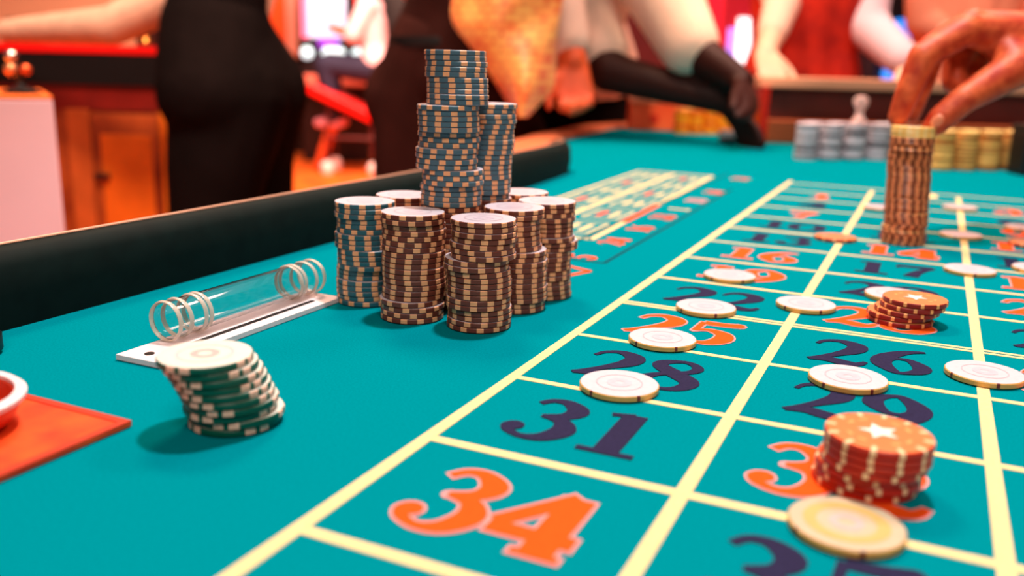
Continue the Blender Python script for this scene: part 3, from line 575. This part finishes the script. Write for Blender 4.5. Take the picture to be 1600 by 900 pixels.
# the dealer in a red waistcoat behind the wooden bank
rp = at(1255, 60, 2.75); pv = V((rp.x, rp.y, .80))
eR, wR = at(1352, 38, 2.66), at(1418, 100, 2.58); eL, wL = at(1222, 5, 2.62), at(1196, 84, 2.5)
J = dict(pelvis=pv, chest=rel(pv, 0, -.03, .42), neck=rel(pv, 0, -.05, .62), head=rel(pv, 0, -.06, .76), sl=rel(pv, -.16, -.02, .52), sr=rel(pv, .18, -.02, .52), el=eL, wl=wL, er=eR, wr=wR,
         hl=rel(pv, -.09, 0, -.03), hr=rel(pv, .09, 0, -.03), kl=rel(pv, -.1, -.03, -.4), kr=rel(pv, .1, -.03, -.4), al=rel(pv, -.1, .03, -.73), ar=rel(pv, .1, .03, -.73), fwd=-BY)
crC = person('dealer in red waistcoat and pale shirt behind the wooden bank', J, SK_PALE, [finger_chains(wR, V((.3, -.5, -.6)), BX * -1, V((0, 0, -1)), .9, .5), finger_chains(wL, (BY * -1 + V((0, 0, -.6))), BX, V((0, 0, -1)), 1.0, .6)], top=c_red, legs=c_black, sleeves=(('r', c_lav, .07, .064, 1.85), ('l', c_white, .065, .055, 1.6)))
# the bystander in peach
bp_ = at(1506, 60, 3.1); pv = V((bp_.x, bp_.y, .88))
J = dict(pelvis=pv, chest=rel(pv, 0, 0, .38), neck=rel(pv, 0, 0, .58), head=rel(pv, 0, 0, .72), sl=rel(pv, -.17, 0, .5), sr=rel(pv, .17, 0, .5), el=rel(pv, -.15, -.02, .22), wl=rel(pv, -.08, -.2, .14), er=rel(pv, .23, -.05, .22), wr=rel(pv, .12, -.2, .14),
         hl=rel(pv, -.09, 0, -.03), hr=rel(pv, .09, 0, -.03), kl=rel(pv, -.1, -.02, -.42), kr=rel(pv, .1, -.02, -.42), al=rel(pv, -.1, .03, -.8), ar=rel(pv, .1, .03, -.8), fwd=-BY)
person('bystander in a peach shirt beyond the player\'s raised hand', J, SK_PALE, [finger_chains(J['wl'], BX, V((0, 0, 1)), BY, .9, .6), finger_chains(J['wr'], -BX, V((0, 0, 1)), BY, .9, .6)], top=c_beige, legs=c_black, sleeves=(('l', c_beige, .08, .065, 1.3), ('r', c_beige, .08, .065, 1.3)))
# the slot player seated far off on a red stool
sp = at(590, 108, 7.5); pv = V((sp.x, sp.y, .88))
J = dict(pelvis=pv, chest=rel(pv, -.06, 0, .36), neck=rel(pv, -.10, 0, .55), head=rel(pv, -.14, 0, .69), sl=rel(pv, -.05, -.17, .48), sr=rel(pv, -.05, .17, .48), el=rel(pv, -.17, -.2, .24), wl=rel(pv, -.36, -.14, .30), er=rel(pv, -.17, .2, .24), wr=rel(pv, -.36, .14, .30),
         hl=rel(pv, 0, -.09, -.03), hr=rel(pv, 0, .09, -.03), kl=rel(pv, -.42, -.11, .0), kr=rel(pv, -.42, .11, .02), al=rel(pv, -.36, -.1, -.42), ar=rel(pv, -.36, .1, -.42), fwd=-BX)
seat = person('slot player in pale pink shirt and jeans on the red stool', J, SK_ORANGE, (), top=mat('pale_pink_cloth', srgb(245, 205, 215), .8), legs=mat('navy_denim', srgb(34, 34, 62), .8), sleeves=(('l', MATS['pale_pink_cloth'], .08, .07, 1.0), ('r', MATS['pale_pink_cloth'], .08, .07, 1.0)), shoes=False)
base = V((pv.x, pv.y, 0))
for s in ('al', 'ar'):
    a = J[s] - V((0, 0, .05)); flesh('shoe', [[(a + BX * .05, .045), (a - BX * .12, .045)]], .012, mat('pink_shoe', srgb(225, 150, 170), .6), seat, base)
# ------------------------------------------------------------------ the player's hand holding the tall stack
pbase = V((.98, 1.05, 0))
pc = empty('person', pbase); tag(pc, 'player in dark clothes whose warm-lit hand grips the tall tan stack', 'person')
q = lambda px, py, D: at(px, py, D)
wrist = q(1655, 62, .86); elb = V((.74, .98, TZ + .30)); sho = V((.90, 1.06, TZ + .62)); hd_ = V((1.02, 1.02, TZ + .90))
hand = []
kn = [q(1512, 46, .845), q(1520, 36, .868), q(1530, 44, .89), q(1545, 58, .908)]
for i, k_ in enumerate(kn):
    hand.append([(wrist.lerp(k_, .0) + V((0, 0, .0)), .026), (wrist.lerp(k_, .55), .019), (k_, .0135 if i < 2 else .012)])
hand.append([(kn[0], .0150), (q(1442, 88, .842), .0138), (q(1420, 142, .848), .0122), (q(1403, 184, .856), .0098)])        # index, over the left side of the stack
hand.append([(kn[1], .0148), (q(1456, 74, .868), .0135), (q(1440, 130, .874), .0120), (q(1424, 178, .880), .0095)])        # middle, behind
hand.append([(kn[2], .0140), (q(1494, 94, .884), .0126), (q(1490, 130, .880), .0112), (q(1512, 144, .868), .0092)])       # ring, folded
hand.append([(kn[3], .0125), (q(1524, 104, .892), .0108), (q(1524, 132, .884), .0098), (q(1548, 136, .874), .0085)])       # little, folded
hand.append([(wrist, .027), (q(1590, 106, .835), .0195), (q(1508, 154, .826), .0132), (q(1470, 186, .831), .0125), (q(1459, 197, .834), .0105)])     # thumb
hand.append([(q(1590, 104, .835), .019), (q(1562, 62, .855), .017), (kn[0], .0150)])                                     # web
SK_HAND = mat('player_skin', srgb(232, 104, 56), .48, col2=srgb(176, 44, 20), scale=70, bump=.6, spec=.4)
torso_c = [[(V((1.0, 1.05, .95)), .13), (V((1.0, 1.05, 1.2)), .14), (V((.98, 1.04, TZ + .6)), .13), (V((1.0, 1.03, TZ + .72)), .06), (hd_ - V((0, 0, .05)), .06)], [(hd_ + V((0, 0, .05)), .085), (hd_ - V((0.03, 0, .04)), .07)],
           [(V((.98, .95, .9)), .1), (V((.97, .93, .5)), .07), (V((.98, .94, .08)), .045), (V((.88, .9, .04)), .035)], [(V((1.0, 1.16, .9)), .1), (V((1.0, 1.16, .5)), .07), (V((1.02, 1.16, .08)), .045), (V((.92, 1.14, .04)), .035)],
           [(V((1.05, 1.2, TZ + .6)), .06), (V((1.1, 1.3, TZ + .35)), .045), (V((1.0, 1.32, TZ + .12)), .03)], [(sho, .06), (elb, .046), (wrist, .029)]]
for c in torso_c[-2:-1]: hand += finger_chains(V((1.0, 1.32, TZ + .12)), V((-.2, 0, -1)), V((-1, 0, 0)), V((0, -1, 0)), .95, .4)
body = flesh('body', torso_c + hand, .0026, SK_HAND, pc, pbase, 5)
flesh('jacket', [[(p, r + .018) for p, r in torso_c[0][:3]], [(V((.92, .9, TZ + .55)), .09), (V((1.04, 1.2, TZ + .55)), .09)], [(sho, .08), (elb, .062), (elb.lerp(wrist, .3), .052)], [(p, r + .018) for p, r in torso_c[4][:2]]], .01, c_black, pc, pbase)
flesh('trousers', [[(p, r + .018) for p, r in torso_c[2][:3]], [(p, r + .018) for p, r in torso_c[3][:3]], [(V((1.0, 1.05, .97)), .14), (V((1.0, 1.05, .9)), .14)]], .01, c_black, pc, pbase)
flesh('hair', [[(hd_ + V((.02, 0, .07)), .085), (hd_ + V((.04, 0, .0)), .075)]], .012, mat('hair_30', srgb(30, 16, 12), .6), pc, pbase)
# thumb nail
tn = q(1464, 189, .8205); nd = (q(1458, 198, .834) - q(1468, 188, .832)).normalized()
bm = bmesh.new(); bmesh.ops.create_uvsphere(bm, u_segments=16, v_segments=8, radius=1); zz = (CAM - tn).normalized(); xx = (nd - zz * nd.dot(zz)).normalized(); yy = zz.cross(xx)
bmesh.ops.transform(bm, matrix=Matrix(((xx.x * .0068, yy.x * .0048, zz.x * .0012, 0), (xx.y * .0068, yy.y * .0048, zz.y * .0012, 0), (xx.z * .0068, yy.z * .0048, zz.z * .0012, 0), (0, 0, 0, 1))), verts=bm.verts[:])
link('thumb_nail', bm, mat('nail', srgb(244, 140, 100), .3, coat=.4), pc, True, loc=tn - pbase)

# ------------------------------------------------------------------ dark counter on the left with its cabinet
cp = at(120, 76, 2.55); ctop = cp.z
ct = empty('counter', (cp.x, cp.y, 0), BROT); tag(ct, 'dark topped counter with a red-lit edge strip over an orange wooden cabinet', 'counter')
box('worktop', -.75, 0, ctop - .012, .30, .55, ctop + .012, mat('red_lit_edge', srgb(235, 12, 10), .35, coat=.3), ct, .003)  # red light on the front edge put into the worktop colour
box('apron', -.75, .005, ctop - .10, .32, .5, ctop - .012, black, ct)
box('frieze', -.75, .02, ctop - .17, .30, .5, ctop - .10, mat('red_brown_wood', srgb(130, 24, 14), .45, noise=.2, scale=10), ct)
box('carcass', -.75, .03, .04, .27, .5, ctop - .17, wood, ct); box('plinth', -.73, .05, 0, .25, .5, .04, black, ct)
box('stile', -.055, .012, .04, .01, .03, ctop - .17, darkwood and mat('amber_wood', srgb(200, 96, 40), .4, noise=.2, scale=8), ct, .002)
box('stile', .215, .012, .04, .27, .03, ctop - .17, mat('bright_orange_wood', srgb(250, 130, 30), .4), ct, .002)
dr = box('door', .014, .014, .06, .211, .03, ctop - .18, wood, ct, .002); box('door_panel', .04, .008, .10, .19, .014, ctop - .24, mat('orange_panel', srgb(238, 112, 26), .4, noise=.2, scale=6), dr, .003)
hz = at(142, 283, 2.53).z; box('handle', .02, -.012, hz - .008, .065, .008, hz + .008, darkwood, dr, .003)
kn_ = at(232, 72, 2.40); kb2 = empty('brass_ball', (kn_.x, kn_.y, ctop + .0125)); kb2.location = at(228, 66, 2.60); kb2.location.z = ctop + .0125; tag(kb2, 'small round brass bell on the counter under the woman\'s arm', 'ball')  # brass piece added for a blurred orange light spot
bm = bmesh.new(); lathe(bm, [(.022, 0), (.022, .004), (.018, .006)], 20); link('base', bm, black, kb2, True)
bm = bmesh.new(); lathe(bm, [(.019, .006), (.019, .014), (.013, .024), (.0, .028)], 20); link('dome', bm, brass, kb2, True)
ph = at(38, 15, 2.75); pb = empty('black_card_shoe', (ph.x, ph.y, ctop + .0125), BROT); tag(pb, 'black card shoe lying on the red-lit counter', 'card shoe')
box('case', -.05, -.03, 0, .04, .04, .075, black, pb, .004); box('chute', -.05, -.05, 0, .04, -.03, .03, black, pb, .003)
# white pedestal with the bronze-knobbed stand
wpz = at(82, 150, 1.5); pd = empty('white_pedestal', (wpz.x, wpz.y, 0), BROT + math.radians(30)); tag(pd, 'pale pink white pedestal with an orange-lit top behind the rail', 'pedestal')
box('column', -.36, 0, .03, 0, .34, wpz.z - .006, mat('pink_white_panel', srgb(238, 194, 200), .55, noise=.04, scale=6), pd, .003); box('top', -.36, .0, wpz.z - .006, 0, .34, wpz.z, mat('orange_lit_top', srgb(250, 120, 40), .35), pd, .002); box('plinth', -.35, .01, 0, -.01, .33, .03, black, pd)  # orange light on the top face painted as its colour
stp = at(34, 147, 1.56); st_ = empty('bronze_stand', (stp.x, stp.y, wpz.z + .0004)); tag(st_, 'small black stand with three bronze knobs on the white pedestal', 'stand')
bm = bmesh.new(); lathe(bm, [(.032, 0), (.032, .004), (.012, .010), (.006, .016), (.006, .034), (.008, .038)], 24); link('base', bm, black, st_, True)
for dx, dz, r_, m_ in ((-.012, .062, .011, chrome), (-.014, .040, .012, mat('bronze', srgb(240, 160, 110), .3, metal=.7)), (.011, .040, .010, mat('copper', srgb(220, 96, 50), .3, metal=.7))):
    bm = bmesh.new(); bmesh.ops.create_uvsphere(bm, u_segments=18, v_segments=10, radius=r_); link('knob', bm, m_, st_, True, loc=BX * dx + V((0, 0, dz)))
bm = bmesh.new(); capsule(bm, (0, 0, .03), BX * -.012 + V((0, 0, .06)), .004, .004); capsule(bm, (0, 0, .03), BX * .011 + V((0, 0, .04)), .004, .004); link('arm', bm, black, st_, True)

# ------------------------------------------------------------------ far hall: stool, slot machines, pillar
cs = at(540, 160, 7.5); sto = empty('red_stool', (cs.x, cs.y, 0), BROT); tag(sto, 'stool with a bright red seat and white-footed legs', 'stool')
rv = mat('red_vinyl', srgb(240, 6, 6), .4, coat=.2); sz = cs.z
bm = bmesh.new()
for i in range(10):
    pass
add_box(bm, -.29, -.22, -.045, .29, .22, .045, .02, mtx=Matrix.Rotation(math.radians(24), 4, 'Y')); link('seat', bm, rv, sto, loc=(0, 0, sz))
lm = mat('red_brown_leg', srgb(84, 12, 10), .5)
for x, y in ((-.13, -.18), (.26, -.18), (-.13, .18), (.26, .18)):
    bm = bmesh.new(); capsule(bm, (x, y, .08), (x * .9, y * .8, sz - .06 - x * .4), .014, .014); lg = link('leg', bm, lm, sto, True)
    bm = bmesh.new(); lathe(bm, [(.045, 0), (.055, .03), (.05, .08), (.025, .105)], 16, c=(x, y, 0)); link('foot', bm, mat('white_foot', srgb(255, 235, 235), .35), lg, True)
bm = bmesh.new(); capsule(bm, (-.13, -.18, .3), (.26, -.18, .3), .014, .014); link('stretcher', bm, lm, sto, True)
def scr(n, rgb, s): return mat(n, srgb(*rgb), .3, emit=srgb(*rgb), emit_s=s)
def slot(px, D, wdt, label, screens, cab, ledge, zb=.70, hgt=1.75):
    p = at(px, 80, D); s = empty('slot_machine', (p.x, p.y, 0), BROT); tag(s, label, 'slot machine')
    box('cabinet', -wdt / 2, .02, 0, wdt / 2, .55, hgt, cab, s, .01); box('console', -wdt / 2, -.22, zb, wdt / 2, .02, zb + .09, ledge, s, .01)
    for (x, z, sx, sz_, m_) in screens: box('screen', x - sx / 2, -.002, z - sz_ / 2, x + sx / 2, .02, z + sz_ / 2, m_, s, .004)
    return s
darkcab = mat('slot_black', srgb(26, 14, 18), .35)
pinkl = mat('slot_pink_ledge', srgb(240, 130, 110), .4)
s1_ = slot(522, 8.1, .62, 'slot machine with pink and cyan screens before the seated player', ((-.06, 1.34, .34, .46, scr('pale_blue_screen', (190, 215, 255), .5)), (.25, 1.34, .10, .46, scr('red_screen_bar', (255, 30, 30), 1.0)), (-.26, 1.34, .05, .46, scr('pink_screen_bar', (255, 120, 160), 1.0)), (-.05, 1.08, .18, .10, scr('violet_screen', (130, 60, 200), .8))), darkcab, pinkl)
bm = bmesh.new(); pass
bm.free()
for x in (-.24, 0.0, .22):
    bm = bmesh.new(); capsule(bm, (x - (.05 if x == 0 else 0), -.02, 1.06 - .08), (x + (.05 if x == 0 else 0), -.02, 1.06 - .08), .055, .055); link('button_lamp', bm, scr('white_button', (200, 245, 255), 1.2), s1_, True)
slot(606, 9.05, .5, 'slot machine with a green-white screen behind the seated player', ((-.2, 1.32, .12, .5, scr('mint_screen', (120, 225, 200), .8)),), darkcab, pinkl)
slot(1176, 6.2, .46, 'slot machine with a glaring white screen between the two dealers', ((0, 1.10, .23, .36, scr('white_screen', (245, 250, 255), 1.6)), (-.15, 1.03, .05, .36, scr('violet_bar', (170, 140, 255), 1.2)), (0, .89, .23, .05, scr('cyan_bar', (40, 150, 230), 1.0))), mat('slot_magenta', srgb(200, 30, 60), .4), darkcab, zb=.5)
sb = slot(1400, 5.6, .26, 'slot machine with round blue lights beside the red-vested dealer', ((0, .75, .1, .1, scr('deep_blue_screen', (10, 60, 190), 1.0)),), darkcab, darkcab, zb=.4)
for z in (1.19, 1.05, .93):
    bm = bmesh.new(); capsule(bm, (0, -.02, z), (.001, -.02, z), .075, .075); link('blue_lamp', bm, scr('blue_lamp_glow', (30, 130, 240), 1.2), sb, True)
# orange pillar
pp = at(434, 60, 8.9); pil = empty('orange_cabinet', (pp.x, pp.y, 0), BROT); tag(pil, 'tall orange panelled cabinet with pale pink frame behind the woman', 'cabinet')
box('base', -.22, -.02, 0, .21, .4, .93, black, pil, .01); box('ledge', -.22, -.12,   .93, .21, .4, .99, mat('pale_pink_ledge', srgb(250, 160, 130), .5), pil, .01)
box('frame', -.20, 0, .99, .20, .4, 2.2, mat('pale_pink_frame', srgb(250, 170, 150), .5), pil, .01); box('panel', -.15, -.015, 1.04, .09, 0, 2.1, mat('orange_board', srgb(250, 90, 20), .5), pil, .006)
# red booth seat back at the top right and a warm partition behind the woman's counter
rb = at(1570, 8, 3.6); bo = empty('red_banquette', (rb.x, rb.y, 0), BROT); tag(bo, 'red upholstered banquette at the upper right beyond the hand', 'banquette')
box('backrest', -.3, 0, .5, .5, .12, 1.25, rv, bo, .04); box('seat', -.3, -.45, .25, .5, 0, .5, rv, bo, .04); box('plinth', -.28, -.4, 0, .48, .1, .25, black, bo)
wp_ = at(110, 20, 3.6); pa_ = empty('peach_partition', (wp_.x, wp_.y, 0), BROT); tag(pa_, 'peach painted partition board behind the dark counter', 'partition')
box('board', -.9, 0, .06, .26, .05, 1.9, mat('peach_paint', srgb(250, 178, 140), .6, noise=.05, scale=2), pa_); box('post', .26, -.01, 0, .33, .06, 1.95, darkwood, pa_); box('base_rail', -.9, -.01, 0, .26, .06, .06, darkwood, pa_)
